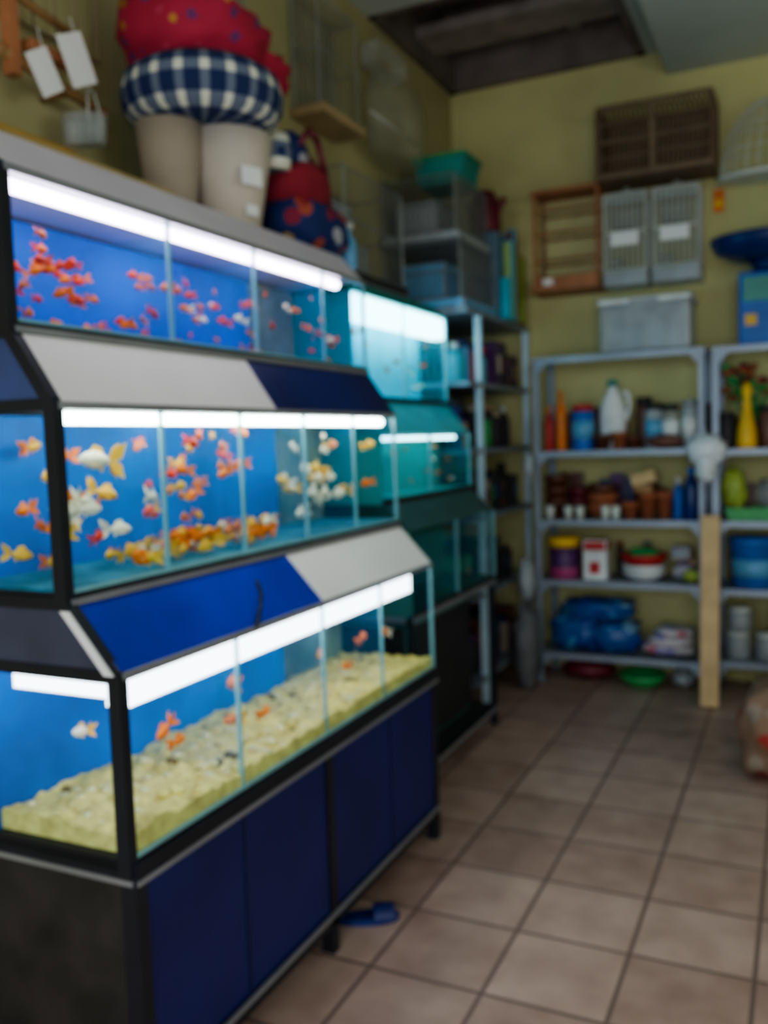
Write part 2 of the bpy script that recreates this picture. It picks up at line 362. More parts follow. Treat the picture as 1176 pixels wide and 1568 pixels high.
for i in range(NX):
    for j in range(NY): g.face([grid[i][j],grid[i+1][j],grid[i+1][j+1],grid[i][j+1]],GRAVEL,True)
bd=[g.bm.verts.new((v.co.x,v.co.y,.657)) for v in grid[0]]
for j in range(NY): g.face([bd[j],grid[0][j],grid[0][j+1],bd[j+1]],GRAVEL)
bd=[g.bm.verts.new((grid[i][0].co.x,grid[i][0].co.y,.657)) for i in range(NX+1)]
for i in range(NX): g.face([bd[i],grid[i][0],grid[i+1][0],bd[i+1]],GRAVEL)
for k in range(230):
    x=random.uniform(-1.61,-1.272); y=random.uniform(Y0+.04,Y1-.05); s=random.uniform(.005,.016)
    g.blob((x,y,gh(x,y)+.003),(s*1.4,s,s*.75),STONE if k%9==0 else (GRAVP if k%2 else GRAVEL),.4,3,k,nu=7,nv=5)
go=g.done(); go.parent=rack; go.matrix_parent_inverse=rack.matrix_basis.inverted(); 
def school(name,lst,o):
    b=B(name,o)
    for a in lst: fish(b,*a)
    return b.done()
rnd=random.Random(11); L2=[]
def rf(lst,n,yr,zr,xr,Lr,ms,fan=1.0):
    for _ in range(n):
        yaw=rnd.choice([math.pi/2,-math.pi/2])+rnd.uniform(-.7,.7)
        m=rnd.choice(ms); m2=m if rnd.random()<.6 else rnd.choice(ms)
        lst.append(((rnd.uniform(*xr),rnd.uniform(*yr),rnd.uniform(*zr)),rnd.uniform(*Lr),yaw,rnd.uniform(-.4,.4),m,m2,fan))
xr=(-1.56,-1.42)
rf(L2,34,(1.80,2.20),(1.25,1.56),xr,(.040,.055),[FO,FO,FO,FY,FR])
rf(L2,50,(1.60,2.30),(1.235,1.28),xr,(.045,.06),[FO,FO,FY,FY,FW])
rf(L2,9,(1.47,1.75),(1.235,1.40),xr,(.05,.07),[FW,FY,FO],1.3)
rf(L2,6,(1.42,1.75),(1.30,1.55),xr,(.035,.05),[FO,FR,FO])
rf(L2,9,(1.42,1.60),(1.24,1.52),(-1.66,-1.55),(.045,.06),[FO,FY,FO],1.2)
rf(L2,14,(2.40,2.72),(1.27,1.42),xr,(.055,.07),[FW,FW,FW,FY])
rf(L2,8,(2.25,2.9),(1.38,1.56),xr,(.04,.055),[FW,FO,FY])
rf(L2,3,(2.9,3.0),(1.3,1.5),xr,(.05,.06),[FO,FY])
L2.append(((-1.44,1.535,1.48),.085,math.pi/2-.3,.1,FW,FY,1.6))
school('goldfish_school',L2,(-1.5,2.2,1.4))
L1=[]; xr=(-1.68,-1.53)
rf(L1,28,(1.55,1.95),(1.79,1.96),xr,(.032,.045),[FR,FO,FR,FO])
rf(L1,10,(1.42,1.6),(1.79,1.95),xr,(.032,.045),[FR,FO])
rf(L1,38,(1.95,2.95),(1.80,1.97),xr,(.032,.045),[FR,FO,FR,FO,FW])
rf(L1,8,(1.5,2.8),(1.93,2.02),xr,(.025,.038),[FR,FO])
school('goldfish_school',L1,(-1.6,2.2,1.9))
L3=[((-1.36,1.90,.88),.07,math.pi/2+.3,.35,FO,FO,1.1),((-1.36,2.33,.94),.055,-math.pi/2,.0,FO,FR,1),((-1.36,2.37,.85),.06,-math.pi/2+.5,.2,FO,FY,1),
 ((-1.36,1.62,.84),.06,math.pi/2,-.5,FO,FO,1),((-1.36,2.75,.96),.06,math.pi/2,-.4,FR,FO,1),((-1.36,2.66,.84),.055,-math.pi/2,.3,FO,FO,1),((-1.36,2.84,.82),.055,math.pi/2,.3,FO,FW,1),((-1.50,1.50,.86),.055,math.pi/2,.2,FW,FY,1),
 ((-1.33,1.85,.80),.055,math.pi/2-.4,.1,FO,FY,1),((-1.36,2.05,.76),.05,-math.pi/2,.1,FO,FO,1),((-1.40,1.72,.78),.05,-math.pi/2,.1,FO,FO,1),((-1.34,2.5,.78),.05,math.pi/2,.1,FO,FO,1)]
school('goldfish_school',L3,(-1.4,2.2,.9))
# ------------------------------------------------------------------ second tank rack
q=B('tiered_tank_rack',(-1.7,3.9,0)); ya,yb=3.32,4.40; bk=-2.02
A=[(-1.46,.79,1.13,TANKG,-1.74),(-1.58,1.26,1.53,TANKT,-1.76),(-1.70,1.70,2.13,TANKCY,-1.85)]
FROSTC=mat('cyan_glass_divider',(.05,.6,.72),.3,var=.1,trans=.8)
for xf,z0,z1,m,bk2 in A:
    q.box(bk-.01,bk2,ya,yb,z0,z1,m); q.box(bk2,xf,ya,ya+.008,z0,z1,m); 
    q.poly([(xf,ya,z0),(xf,yb,z0),(xf,yb,z1),(xf,ya,z1)],GLASS)
    q.poly([(xf,yb,z0),(bk,yb,z0),(bk,yb,z1),(xf,yb,z1)],FROSTC)
    q.box(bk,xf+.004,ya,yb,z0-.02,z0,m)
    q.box(xf-.012,xf+.004,yb-.012,yb+.002,z0,z1,GLASSE); q.box(xf-.004,xf+.006,ya,yb,z0-.02,z0,DARK); q.box(xf-.012,xf+.002,(ya+yb)/2-.006,(ya+yb)/2+.006,z0,z1,GLASSE)
    q.poly([(xf-.01,(ya+yb)/2,z0),(bk2,(ya+yb)/2,z0),(bk2,(ya+yb)/2,z1-.06),(xf-.01,(ya+yb)/2,z1-.06)],FROSTC)
q.prism([(-1.46,1.13),(-1.58,1.24),(bk,1.24),(bk,1.13)],ya,yb,mat('dark_teal_hood',(.03,.10,.10),.4))
q.prism([(-1.58,1.53),(-1.70,1.68),(bk,1.68),(bk,1.53)],ya,yb,mat('teal_hood',(.05,.42,.50),.3))
q.prism([(-1.70,2.13),(-1.76,2.19),(bk,2.19),(bk,2.13)],ya,yb,TEAL)
q.box(-1.77,-1.705,ya+.02,yb-.02,2.02,2.12,TUBE4)
q.tube((-1.63,ya+.05,1.512),(-1.63,yb-.1,1.512),.008,TUBE4,8)
for y in(ya,yb-.03):
    for x in(-1.49,-2.03): q.box(x,x+.03,y,y+.03,0,.77,BLACK)
q.box(-2.03,-1.455,ya,yb,.745,.77,GREYT); q.box(-2.03,-1.46,ya,yb,.07,.10,BLACK); q.box(-1.463,-1.455,ya,yb,.075,.10,GREYT)
q.box(-2.03,-1.50,ya+.03,yb-.03,.10,.11,DARK)
q.box(-1.95,-1.56,3.5,4.30,.11,.70,DARK,.02)  # dark box imitates the shade under the stand
q.done()
L4=[]; rf(L4,16,(3.45,4.3),(1.76,2.0),(-1.80,-1.74),(.03,.045),[FO,FR,FW]); rf(L4,10,(3.7,4.3),(1.3,1.48),(-1.72,-1.62),(.03,.04),[FO,FW])
school('goldfish_school',L4,(-1.8,3.9,1.8))
# ------------------------------------------------------------------ wire cage helper
def wirebox(b,x0,x1,y0,y1,z0,z1,m,sp=.03,r=.0016,fr=.004):
    for x in(x0,x1):
        for y in(y0,y1): b.tube((x,y,z0),(x,y,z1),fr,m,4)
    for z in(z0,(z0+z1)/2,z1):
        for y in(y0,y1): b.tube((x0,y,z),(x1,y,z),fr,m,4)
        for x in(x0,x1): b.tube((x,y0,z),(x,y1,z),fr,m,4)
    n=max(2,int((x1-x0)/sp))
    for i in range(1,n):
        x=x0+(x1-x0)*i/n
        for y in(y0,y1): b.tube((x,y,z0),(x,y,z1),r,m,3)
        b.tube((x,y0,z1),(x,y1,z1),r,m,3)
    n=max(2,int((y1-y0)/sp))
    for i in range(1,n):
        y=y0+(y1-y0)*i/n
        for x in(x0,x1): b.tube((x,y,z0),(x,y,z1),r,m,3)
# ------------------------------------------------------------------ things on top of the racks
b=B('tapered_fabric_pet_tent',(-1.78,2.60,2.20))
b.lathe([(.085,0),(.095,.01),(.125,.18),(.155,.345),(.145,.345),(.115,.18),(.07,.02)],(-1.79,2.62,2.202),CREAM,28)
b.box(-1.662,-1.657,2.52,2.60,2.36,2.42,PAPER,rot=Matrix.Rotation(-.35,3,'Z')); b.box(-1.682,-1.677,2.56,2.61,2.27,2.305,PAPER,rot=Matrix.Rotation(-.3,3,'Z'))
b.done()
b=B('tapered_fabric_pet_tent',(-1.86,2.40,2.20))
b.lathe([(.06,0),(.07,.01),(.09,.18),(.11,.345),(.10,.345),(.08,.18),(.05,.02)],(-1.88,2.42,2.202),CREAMD,28)
b.done()
b=B('plaid_pet_bed',(-1.82,2.52,2.56))
b.lathe([(.02,.0),(.18,.0),(.235,.02),(.262,.06),(.268,.11),(.255,.155),(.22,.18),(.19,.15),(.17,.09),(.02,.08)],(-1.82,2.53,2.55),PLAID,36)
b.lathe([(.03,0),(.05,.0),(.06,.05),(.05,.12),(.02,.12)],(-1.70,2.78,2.47),PLAID,14)
b.done()
b=B('red_pet_cushion',(-1.82,2.52,2.72))
b.blob((-1.82,2.50,2.83),(.22,.23,.14),REDF,.28,2.5,3,.85)
b.blob((-1.78,2.72,2.785),(.15,.16,.08),REDF,.28,2.5,5,.85)
b.done()
b=B('navy_print_pet_bag',(-1.72,2.95,2.2))
b.blob((-1.72,3.00,2.31),(.13,.20,.10),NAVYF,.22,3,2,.7)
b.blob((-1.72,2.94,2.44),(.12,.14,.09),mat('red_fabric',(.26,.02,.035),.9),.2,3,4,.7)
b.blob((-1.76,2.91,2.57),(.10,.08,.07),NAVYF,.2,3,7,.7)
b.blob((-1.74,3.07,2.46),(.08,.09,.12),MAROON,.2,3,9,.7)
b.path([(-1.66,2.88,2.58),(-1.64,2.92,2.64),(-1.64,2.98,2.62),(-1.64,3.04,2.50)],.012,MAROON,8)
b.done()
b=B('ochre_wood_board',(-1.9,1.95,2.3)); b.box(-2.05,-1.62,1.50,2.10,2.202,2.225,mat('ochre_shelf',(.40,.30,.14),.7)); b.box(-2.06,-2.03,1.45,2.15,2.225,2.42,mat('ochre_board',(.50,.30,.06),.6)); b.done()
b=B('spray_bottle',(-1.62,3.24,2.22)); 
b.lathe([(.03,0),(.035,.01),(.035,.10),(.015,.13),(.012,.15)],(-1.66,3.24,2.20),BLUEL,14); b.box(-1.70,-1.64,3.23,3.25,2.35,2.375,WHITE); b.done()
b=B('wooden_perch_rack',(-2.05,2.0,2.6))
b.tube((-2.0,1.75,2.62),(-1.99,2.25,2.55),.016,WOODM,8); b.tube((-2.0,1.75,2.80),(-1.99,2.15,2.74),.012,WOODM,8)
for y in(1.85,2.1,2.22): b.tube((-2.104,y,2.60-.13*(y-1.85)),(-1.98,y,2.60-.13*(y-1.85)),.009,WOODM,8)
b.box(-2.02,-1.98,1.88,1.91,2.55,2.80,WOODR); b.box(-2.02,-1.98,1.95,2.2,2.64,2.67,WOODR)
b.done()
for (y,z,a,s) in((2.105,2.66,.45,1.2),(1.975,2.58,.55,1.0)):
    b=B('white_price_tag',(-1.96,y,z)); R_=Matrix.Rotation(a,3,'X')
    b.box(-1.962,-1.958,y-.045*s,y+.045*s,z-.06*s,z+.06*s,PAPER,rot=R_); b.path([(-1.96,y,z+.055*s),(-1.97,y-.01,z+.12)],.002,WIREW,4); b.done()
b=B('clear_plastic_cup_bundle',(-1.98,2.12,2.45))
for i in range(3): b.lathe([(.025,0),(.035,.09),(.037,.09),(.03,.0)],(-2.0+.01*i,2.12+.035*i,2.42+.01*i),PLCLEAR,14)
b.path([(-1.96,2.14,2.50),(-1.98,2.16,2.60),(-1.98,2.19,2.60),(-1.96,2.20,2.50)],.003,WIREW,5)
b.done()
b=B('wire_wall_rack',(-2.08,1.9,2.9))
for i in range(9): b.tube((-2.07,1.6+i*.09,2.75),(-2.07,1.6+i*.09,3.25),.004,WIREB,4)
for z in(2.75,3.0,3.25): b.tube((-2.07,1.6,z),(-2.07,2.32,z),.006,WIREB,4)
b.done()
b=B('small_bird_cage',(-2.0,3.6,2.9))
wirebox(b,-2.09,-1.96,3.60,3.98,3.02,3.50,WIRE,.035); b.box(-2.10,-1.93,3.58,4.0,2.97,3.01,mat('muted_wood',(.44,.32,.18),.8))  # ledge in a paler, less saturated wood colour
b.box(-2.09,-1.965,3.60,3.98,3.48,3.495,PLSMOKE); b.box(-2.085,-2.08,3.60,3.98,3.02,3.48,PLSMOKE); b.done()
b=B('clear_plastic_carrier',(-2.0,4.5,3.0)); b.lathe([(.10,0),(.14,.02),(.16,.25),(.13,.38),(.05,.42)],(-1.96,4.42,2.96),PLSMOKE,20,.8,1.9); b.tube((-1.96,4.12,3.14),(-1.96,4.72,3.14),.006,WIREW); b.box(-2.08,-1.95,4.25,4.6,3.42,3.55,PLCLEAR,.02); b.done()
b=B('wire_wall_rack',(-2.08,2.9,3.2))
for i in range(8): b.tube((-2.07,2.7+i*.07,2.95),(-2.07,2.7+i*.07,3.5),.004,WIRE,4)
for z in(2.95,3.2,3.5): b.tube((-2.07,2.7,z),(-2.07,3.19,z),.006,WIRE,4)
b.box(-2.08,-2.075,2.7,3.2,2.95,3.5,PLSMOKE)
b.done()
b=B('wire_pet_cage',(-1.9,3.8,2.19)); wirebox(b,-2.05,-1.78,3.45,4.05,2.25,2.68,WIRE,.03); b.box(-2.07,-1.76,3.43,4.07,2.195,2.25,DARK,.008); b.box(-1.99,-1.84,3.55,3.8,2.26,2.40,GREYP,.01); b.box(-2.045,-2.04,3.46,4.04,2.26,2.66,PLGREY); b.done()
# ------------------------------------------------------------------ shelf along left wall in the corner
s=B('corner_metal_shelf',(-1.85,5.0,0)); 
for y in(4.66,5.58): s.box(-1.635,-1.60,y,y+.035,0,2.19,STEELLIT)
for y in(4.46,5.58): s.box(-2.09,-2.055,y,y+.035,0,2.19,STEEL)
for z in(.15,.62,1.05,1.42,1.78,2.165): s.box(-2.09,-1.60,4.46,5.615,z,z+.025,STEEL)
s.done()
goods=[MAROON,DARK,BLUED,PURP,TAN,DARK,BROWN,DARK,BLUED,MAROON,CREAMD,GREEN,DARK,DARK]
def bottle(b,x,y,z,r,h,m,cap=WHITE,seg=14):
    b.lathe([(r*.9,0),(r,.01),(r,h*.62),(r*.8,h*.72),(r*.35,h*.82),(r*.33,h*.86)],(x,y,z),m,seg); b.lathe([(r*.42,h*.85),(r*.42,h),(0.0,h)],(x,y,z),cap,seg)
def jar(b,x,y,z,r,h,m,lid,label=None,seg=16):
    b.lathe([(r*.92,0),(r,.012),(r,h*.82),(r*.85,h*.87)],(x,y,z),m,seg); b.lathe([(r*.92,h*.86),(r*.92,h),(0,h)],(x,y,z),lid,seg)
    if label: b.lathe([(r*1.01,h*.25),(r*1.01,h*.65)],(x,y,z),label,seg)
def bowl(b,x,y,z,r,h,m,seg=20): b.lathe([(r*.5,0),(r*.6,.005),(r*.9,h*.6),(r,h),(r*.93,h),(r*.8,h*.55),(r*.4,.015),(0,.015)],(x,y,z),m,seg)
def pot(b,x,y,z,r,h,m,seg=18): b.lathe([(r*.65,0),(r*.88,h*.75),(r,h*.76),(r,h),(r*.9,h),(r*.8,h*.7),(r*.55,.02),(0,.02)],(x,y,z),m,seg)
s=B('assorted_shelf_goods',(-1.8,5.0,0)); rg=random.Random(5)
for z in(.176,.646,1.076,1.446,1.806):
    y=4.50
    while y<5.45:
        wd=rg.uniform(.06,.14); h=rg.uniform(.16,.27); m=rg.choice(goods); k=rg.random()
        if z>1.7 and y<4.95: m=rg.choice([WHITE,CYAN,RED,BLUEL,ORANGE])
        if k<.45: s.box(-1.95,-1.66,y,y+wd*.9,z,z+h,m,.006); s.box(-1.6595,-1.657,y+.01,y+wd*.7,z+h*.3,z+h*.7,rg.choice(goods+[CREAM]))
        elif k<.75: jar(s,-1.72,y+wd/2,z,wd/2.2,h,m,rg.choice(goods))
        else: bottle(s,-1.72,y+wd/2,z,wd/2.4,h,m,rg.choice([RED,WHITE,DARK]))
        s.box(-2.0,-1.85,y,y+wd,z,z+h*.9,rg.choice(goods))
        y+=wd+.01
s.done()
b=B('wire_pet_cage',(-1.84,4.8,2.2)); wirebox(b,-2.08,-1.64,4.48,5.02,2.24,2.54,WIRE,.028,.0025); b.box(-2.09,-1.62,4.47,5.03,2.192,2.25,BLUEL,.008); b.box(-2.0,-1.75,4.55,4.9,2.26,2.46,BLUEL,.01); b.box(-1.66,-1.655,4.5,5.0,2.25,2.52,PLSMOKE); b.done()
b=B('wire_pet_cage',(-1.84,4.8,2.56)); wirebox(b,-2.08,-1.66,4.48,4.98,2.60,2.89,WIRE,.028,.0025); b.box(-2.09,-1.64,4.47,5.0,2.55,2.60,PLGREY,.008); b.box(-2.02,-1.78,4.52,4.9,2.61,2.78,GREYP,.01); b.box(-1.68,-1.675,4.5,4.96,2.60,2.87,PLSMOKE); b.done()
b=B('teal_plastic_basket',(-1.85,4.82,2.92))
x0,x1,y0,y1=-1.98,-1.68,4.70,4.96
b.prism([(x0+.03,2.90),(x1-.03,2.90),(x1,3.04),(x0,3.04)],y0,y1,TEAL); b.box(x0-.012,x1+.012,y0-.012,y1+.012,3.04,3.065,GREEN,.005); b.done()
b=B('cardboard_box',(-1.78,5.15,2.2)); b.box(-1.95,-1.62,5.06,5.26,2.192,2.70,cm('blue_grey_box',(.12,.20,.28)),.005); b.done()
b=B('red_watering_can',(-1.66,5.12,2.7)); b.lathe([(.09,0),(.095,.02),(.09,.18),(.06,.24)],(-1.72,5.14,2.705),MAROON,16); b.tube((-1.67,5.14,2.76),(-1.58,5.08,2.88),.014,MAROON,8,.02); b.path([(-1.78,5.17,2.92),(-1.80,5.2,2.98),(-1.80,5.27,2.94),(-1.78,5.22,2.78)],.008,MAROON); b.done()
b=B('pet_food_packets',(-1.6,5.4,2.2))
for i,(x,h,m,dz) in enumerate(((-1.96,.40,MAROON,0),(-1.87,.46,TAN,0),(-1.78,.60,MAROON,0),(-1.69,.50,TAN,0),(-1.615,.42,GREENY,0))):
    b.box(x-.035,x+.035,5.30,5.50,2.192,2.192+h,m,.01,)
    b.box(x-.025,x+.025,5.296,5.30,2.25,2.197+h*.5,[TEAL,YEL,CYAN,TEAL,CYAN][i])
b.done()
b=B('pet_food_packets',(-1.6,4.95,2.2))
for i,(y,h,m) in enumerate(((5.10,.24,CYAN),(5.17,.46,GREENY),(5.24,.54,MAROON))): b.box(-1.615,-1.56,y-.03,y+.03,2.192,2.192+h,m,.01)
b.done()
# ------------------------------------------------------------------ back wall shelf units
def shelfunit(x0,x1,zs,name='metal_shelf_unit'):
    s=B(name,((x0+x1)/2,5.45,0)); ztop=zs[-1]
    for x in(x0,x1-.035):
        for y in(5.24,5.61): s.box(x,x+.035,y,y+.012,0,ztop,STEEL); s.box(x if x==x0 else x+.023,(x if x==x0 else x+.023)+.012,y if y<5.3 else y-.025,y+.035 if y<5.3 else y+.012,0,ztop,STEEL)
    for z in zs:
        s.box(x0,x1,5.24,5.62,z-.004,z,STEEL); s.box(x0,x1,5.236,5.246,z-.035,z,STEEL)
        for x in(x0+.035,x1-.035):
            sg=1 if x<(x0+x1)/2 else -1
            a=[(x,5.234,z-.035),(x+sg*.05,5.234,z-.035),(x,5.234,z-.09)]
            s.poly(a,STEEL)
    return s.done()
ZS=[.19,.635,1.00,1.41,1.965]
shelfunit(-1.475,-.50,ZS); shelfunit(-.465,.55,[.21,.62,1.0,1.40,1.96])
def S(name,fn,o):
    b=B(name,o); fn(b); b.done()
rg2=random.Random(21)
bg_=[DARK,BROWN,MAROON,PURP,TAN,BLUED,GREYP,BROWN,TERRA,DARK]
for x0,x1,zz in((-1.42,-.56,(.636,1.001,1.411)),(-.42,.50,(.621,1.001,1.401))):
  for z in zz:
    s=B('assorted_shelf_goods',((x0+x1)/2,5.57,z))
    x=x0
    while x<x1:
        wd=rg2.uniform(.06,.11); h=rg2.uniform(.12,.27); m=rg2.choice(bg_)
        if z<1.0: h*=.8
        if rg2.random()<.85:
            if rg2.random()<.5: s.box(x,x+wd*.9,5.56,5.60,z+.001,z+h,m,.004)
            else: jar(s,x+wd/2,5.585,z+.001,min(.022,wd/2.2),h,m,rg2.choice(bg_))
        x+=wd
    s.done()
z=1.411
S('orange_bottle',lambda b:bottle(b,-1.405,5.33,z,.028,.27,RED,ORANGE),(-1.4,5.33,z))
S('orange_bottle',lambda b:(bottle(b,-1.33,5.33,z,.033,.36,ORANGE,ORANGE)),(-1.33,5.33,z))
S('blue_jar',lambda b:jar(b,-1.20,5.34,z,.068,.27,BLUE,RED,BLUEL),(-1.2,5.34,z))
def jug(b):
    b.lathe([(.075,0),(.08,.02),(.08,.2),(.06,.28),(.025,.34),(.025,.36)],(-1.04,5.42,z+.02),WHITE,18,1,.7); b.lathe([(.03,.355),(.03,.39),(0,.39)],(-1.04,5.42,z+.02),TEAL,12)
    b.path([(-.985,5.42,z+.34),(-.95,5.42,z+.33),(-.94,5.42,z+.24),(-.965,5.42,z+.16)],.013,WHITE,8)
    b.box(-1.11,-.97,5.36,5.48,z,z+.02,WHITE)
S('white_plastic_jug',jug,(-1.04,5.42,z))
def bp(b):
    for x,r,h,m in((-1.08,.055,.09,BROWN),(-.98,.05,.10,TERRA),(-.90,.045,.08,BROWN)): pot(b,x,5.30,z,r,h,m)
S('brown_glazed_pots',bp,(-1,5.3,z))
def cj(b):
    jar(b,-.79,5.34,z,.05,.26,PLGREY,DARK,BLUEL); jar(b,-.70,5.36,z,.05,.25,PLCLEAR,DARK,WHITE); jar(b,-.86,5.44,z,.05,.30,BROWN,DARK)
    jar(b,-.59,5.33,z,.048,.27,PLGREY,GREYP,WHITE); b.blob((-.72,5.28,z+.04),(.10,.03,.035),BROWN,.3,4,2)
S('labelled_jars',cj,(-.75,5.35,z))
z=1.001
def r2(b):
    for i in range(3): pot(b,-1.37,5.36,z+.07*i,.075,.12,BROWN)
    for i in range(2): pot(b,-1.25,5.42,z+.06*i,.06,.12,MAROON)
    bowl(b,-1.10,5.40,z,.10,.09,TERRA); bowl(b,-1.10,5.40,z+.06,.10,.09,TERRA); bowl(b,-1.10,5.40,z+.12,.095,.08,BROWN)
    pot(b,-.93,5.34,z,.055,.10,TERRA); pot(b,-.83,5.34,z,.055,.16,TERRA); pot(b,-.74,5.36,z,.05,.16,TERRA); pot(b,-.86,5.46,z,.08,.2,BROWN)
S('terracotta_pots',r2,(-1.1,5.4,z))
def gl(b):
    for x in(-1.39,-1.28,-1.21,-1.06,-1.0): b.lathe([(.02,0),(.028,.08),(.025,.08),(.018,.005),(0,.005)],(x,5.27,z),WIREW,14)
S('small_white_cups',gl,(-1.2,5.27,z))
S('small_wooden_box',lambda b:(b.box(-.92,-.78,5.30,5.42,z+.205,z+.275,WOODL,.004,rot=Matrix.Rotation(-.25,3,'Y')),b.box(-.90,-.80,5.30,5.42,z+.162,z+.200,WOODM)),(-.85,5.36,z+.16))
S('dark_blue_bottle',lambda b:(bottle(b,-.585,5.32,z,.045,.30,BLUED,BLUE),bottle(b,-.66,5.36,z,.03,.24,BLUE,WHITE)),(-.6,5.3,z))
PBAG=mat('white_bag_film',(.78,.82,.86),.3,trans=.12)
def pb(b):
    b.blob((-.485,5.185,1.40),(.10,.035,.075),PBAG,.5,4,1); b.blob((-.49,5.185,1.31),(.05,.03,.09),PBAG,.5,4,3); b.path([(-.5,5.2,1.46),(-.5,5.232,1.52)],.004,WHITE)
S('white_plastic_bag',pb,(-.49,5.19,1.4))
z=.636
S('yellow_lid_tub',lambda b:(b.lathe([(.085,0),(.09,.01),(.095,.06),(.095,.07),(.085,.08),(.09,.17),(.092,.19),(.095,.19),(.095,.25),(0,.25)],(-1.33,5.36,z),PURP,22,mats=[PINK,PINK,PINK,PURP,PURP,PURP,DARK,YEL,YEL])),(-1.33,5.36,z))
def wb(b):
    b.box(-1.20,-1.06,5.28,5.40,z,z+.17,WHITE,.008); b.box(-1.20,-1.06,5.28,5.40,z+.171,z+.24,RED,.008); b.box(-1.16,-1.10,5.277,5.28,z+.04,z+.11,RED)
S('red_white_carton',wb,(-1.13,5.34,z))
def pl(b):
    bowl(b,-.86,5.38,z,.13,.06,WHITE); bowl(b,-.86,5.38,z+.035,.13,.06,WHITE); bowl(b,-.86,5.38,z+.075,.14,.08,RED); b.blob((-.86,5.38,z+.16),(.09,.08,.03),GREEN,.3)
S('stacked_bowls',pl,(-.86,5.38,z))
def misc(b):
    b.blob((-.63,5.36,z+.06),(.065,.08,.05),PINKBAG,.3,4,4); b.blob((-.58,5.28,z+.045),(.05,.035,.035),GREENY,.3,4,6); b.box(-.70,-.60,5.36,5.5,z+.125,z+.20,PLGREY,.01); b.box(-.68,-.58,5.47,5.55,z,z+.11,YEL,.01)
S('assorted_packets',misc,(-.65,5.36,z))
z=.195
def bags(b):
    b.blob((-1.26,5.38,z+.11),(.15,.12,.10),BLUEBAG,.4,4,1,.6,flat=-.105); b.blob((-1.02,5.38,z+.095),(.13,.12,.085),BLUEBAG,.4,4,2,.6,flat=-.09); b.blob((-1.13,5.40,z+.25),(.20,.11,.06),BLUEBAG,.4,4,3,.6)
S('blue_litter_bags',bags,(-1.15,5.38,z))
def pk(b):
    for i in range(3): b.blob((-.72+.02*i,5.36,z+.045+.05*i),(.15-.02*i,.10,.03),PINKBAG,.2,3,i,.6)
S('pink_pet_food_packets',pk,(-.72,5.34,z))
S('green_floor_tray',lambda b:(bowl(b,-.87,5.35,0.0,.14,.08,GREEN),b.blob((-1.2,5.4,.07),(.16,.1,.055),MAROON,.3,3,2),b.blob((-.64,5.4,.06),(.07,.1,.045),PLGREY,.3,3,2)),(-.87,5.35,0))
z=1.401
def fl(b):
    for i in range(34):
        a=rg.uniform(0,6.28); rr=rg.uniform(.02,.18); h=rg.uniform(.24,.46); x=-.27+rr*math.cos(a)*.85; y=5.42+rr*.5*math.sin(a)
        b.path([(-.27,5.42,z+.10),(x*.5-.135,y*.5+2.71,z+h*.7),(x,y,z+h)],.004,GREEN,4); b.blob((x,y,z+h),(.028,.025,.018),[RED,MAROON,GREEN,TERRA][i%4],.5,3,i,nu=8,nv=6)
    pot(b,-.27,5.42,z,.07,.12,BROWN)
S('red_artificial_flowers',fl,(-.3,5.44,z))
S('yellow_bottle',lambda b:(b.lathe([(.05,0),(.055,.02),(.05,.10),(.028,.2),(.018,.27),(.03,.32),(.012,.36)],(-.29,5.30,z),YEL,16)),(-.29,5.3,z))
S('dark_jars',lambda b:[jar(b,x,5.33,z,.05,.2+.03*(i%2),[DARK,BROWN,MAROON][i%3],DARK) for i,x in enumerate((-.40,-.18,-.07,.06,.2,.34))],(0,5.33,z))
z=1.001
S('lime_plastic_bag',lambda b:(b.blob((-.36,5.34,z+.17),(.07,.07,.12),GREENY,.35,3,3),b.box(-.43,-.29,5.29,5.4,z,z+.05,DARK)),(-.36,5.34,z))
S('green_plastic_tray',lambda b:(b.prism([(-.38,z+.001),(-.02,z+.001),(.0,z+.07),(-.40,z+.07)],5.255,5.265,GREEN),b.box(-.26,-.02,5.265,5.50,z+.001,z+.012,GREEN),b.box(-.27,-.01,5.49,5.5,z,z+.07,GREEN),b.blob((-.14,5.42,z+.14),(.12,.07,.09),PLCLEAR,.2,3,1)),(-.2,5.4,z))
z=.621
S('blue_paint_bucket',lambda b:(b.lathe([(.105,0),(.115,.01),(.125,.24),(.13,.25),(.13,.28),(0,.28)],(-.26,5.38,z),BLUE,24),b.lathe([(.119,.06),(.122,.16)],(-.26,5.38,z),BLUEL,24)),(-.26,5.38,z))
S('grey_tin_can',lambda b:[jar(b,x,5.36,.211,.07,.15,GREYP,WIREW) for x in(-.34,-.18)]+[jar(b,-.33,5.36,.362,.065,.14,GREYP,WIREW),jar(b,-.12,5.5,.211,.05,.28,DARK,DARK)],(-.3,5.36,.21))
S('storage_boxes',lambda b:[b.box(.0+.18*i,.16+.18*i,5.3,5.5,zz,zz+.2,[TAN,BLUED,MAROON][(i+k)%3],.008) for k,zz in enumerate((.211,.621,1.001)) for i in range(3)],(.2,5.4,0))
b=B('wooden_plank',(-.46,5.05,0)); R_=Matrix.Rotation(-.11,3,'X')
b.box(-.512,-.415,5.06,5.09,.005,1.045,WOODL,.004,rot=R_); b.done()
b=B('grey_plastic_bags',(-1.5,5.2,.5)); b.blob((-1.50,5.12,.66),(.05,.06,.12),PLGREY,.35,3,1); b.blob((-1.50,5.10,.26),(.07,.10,.25),mat('grey_sack',(.16,.16,.17),.7),.4,4,6,.8); b.path([(-1.5,5.12,.76),(-1.49,5.2,.86)],.004,WIREW); b.blob((-1.48,5.14,1.33),(.03,.04,.07),PLGREY,.35,3,4); b.done()
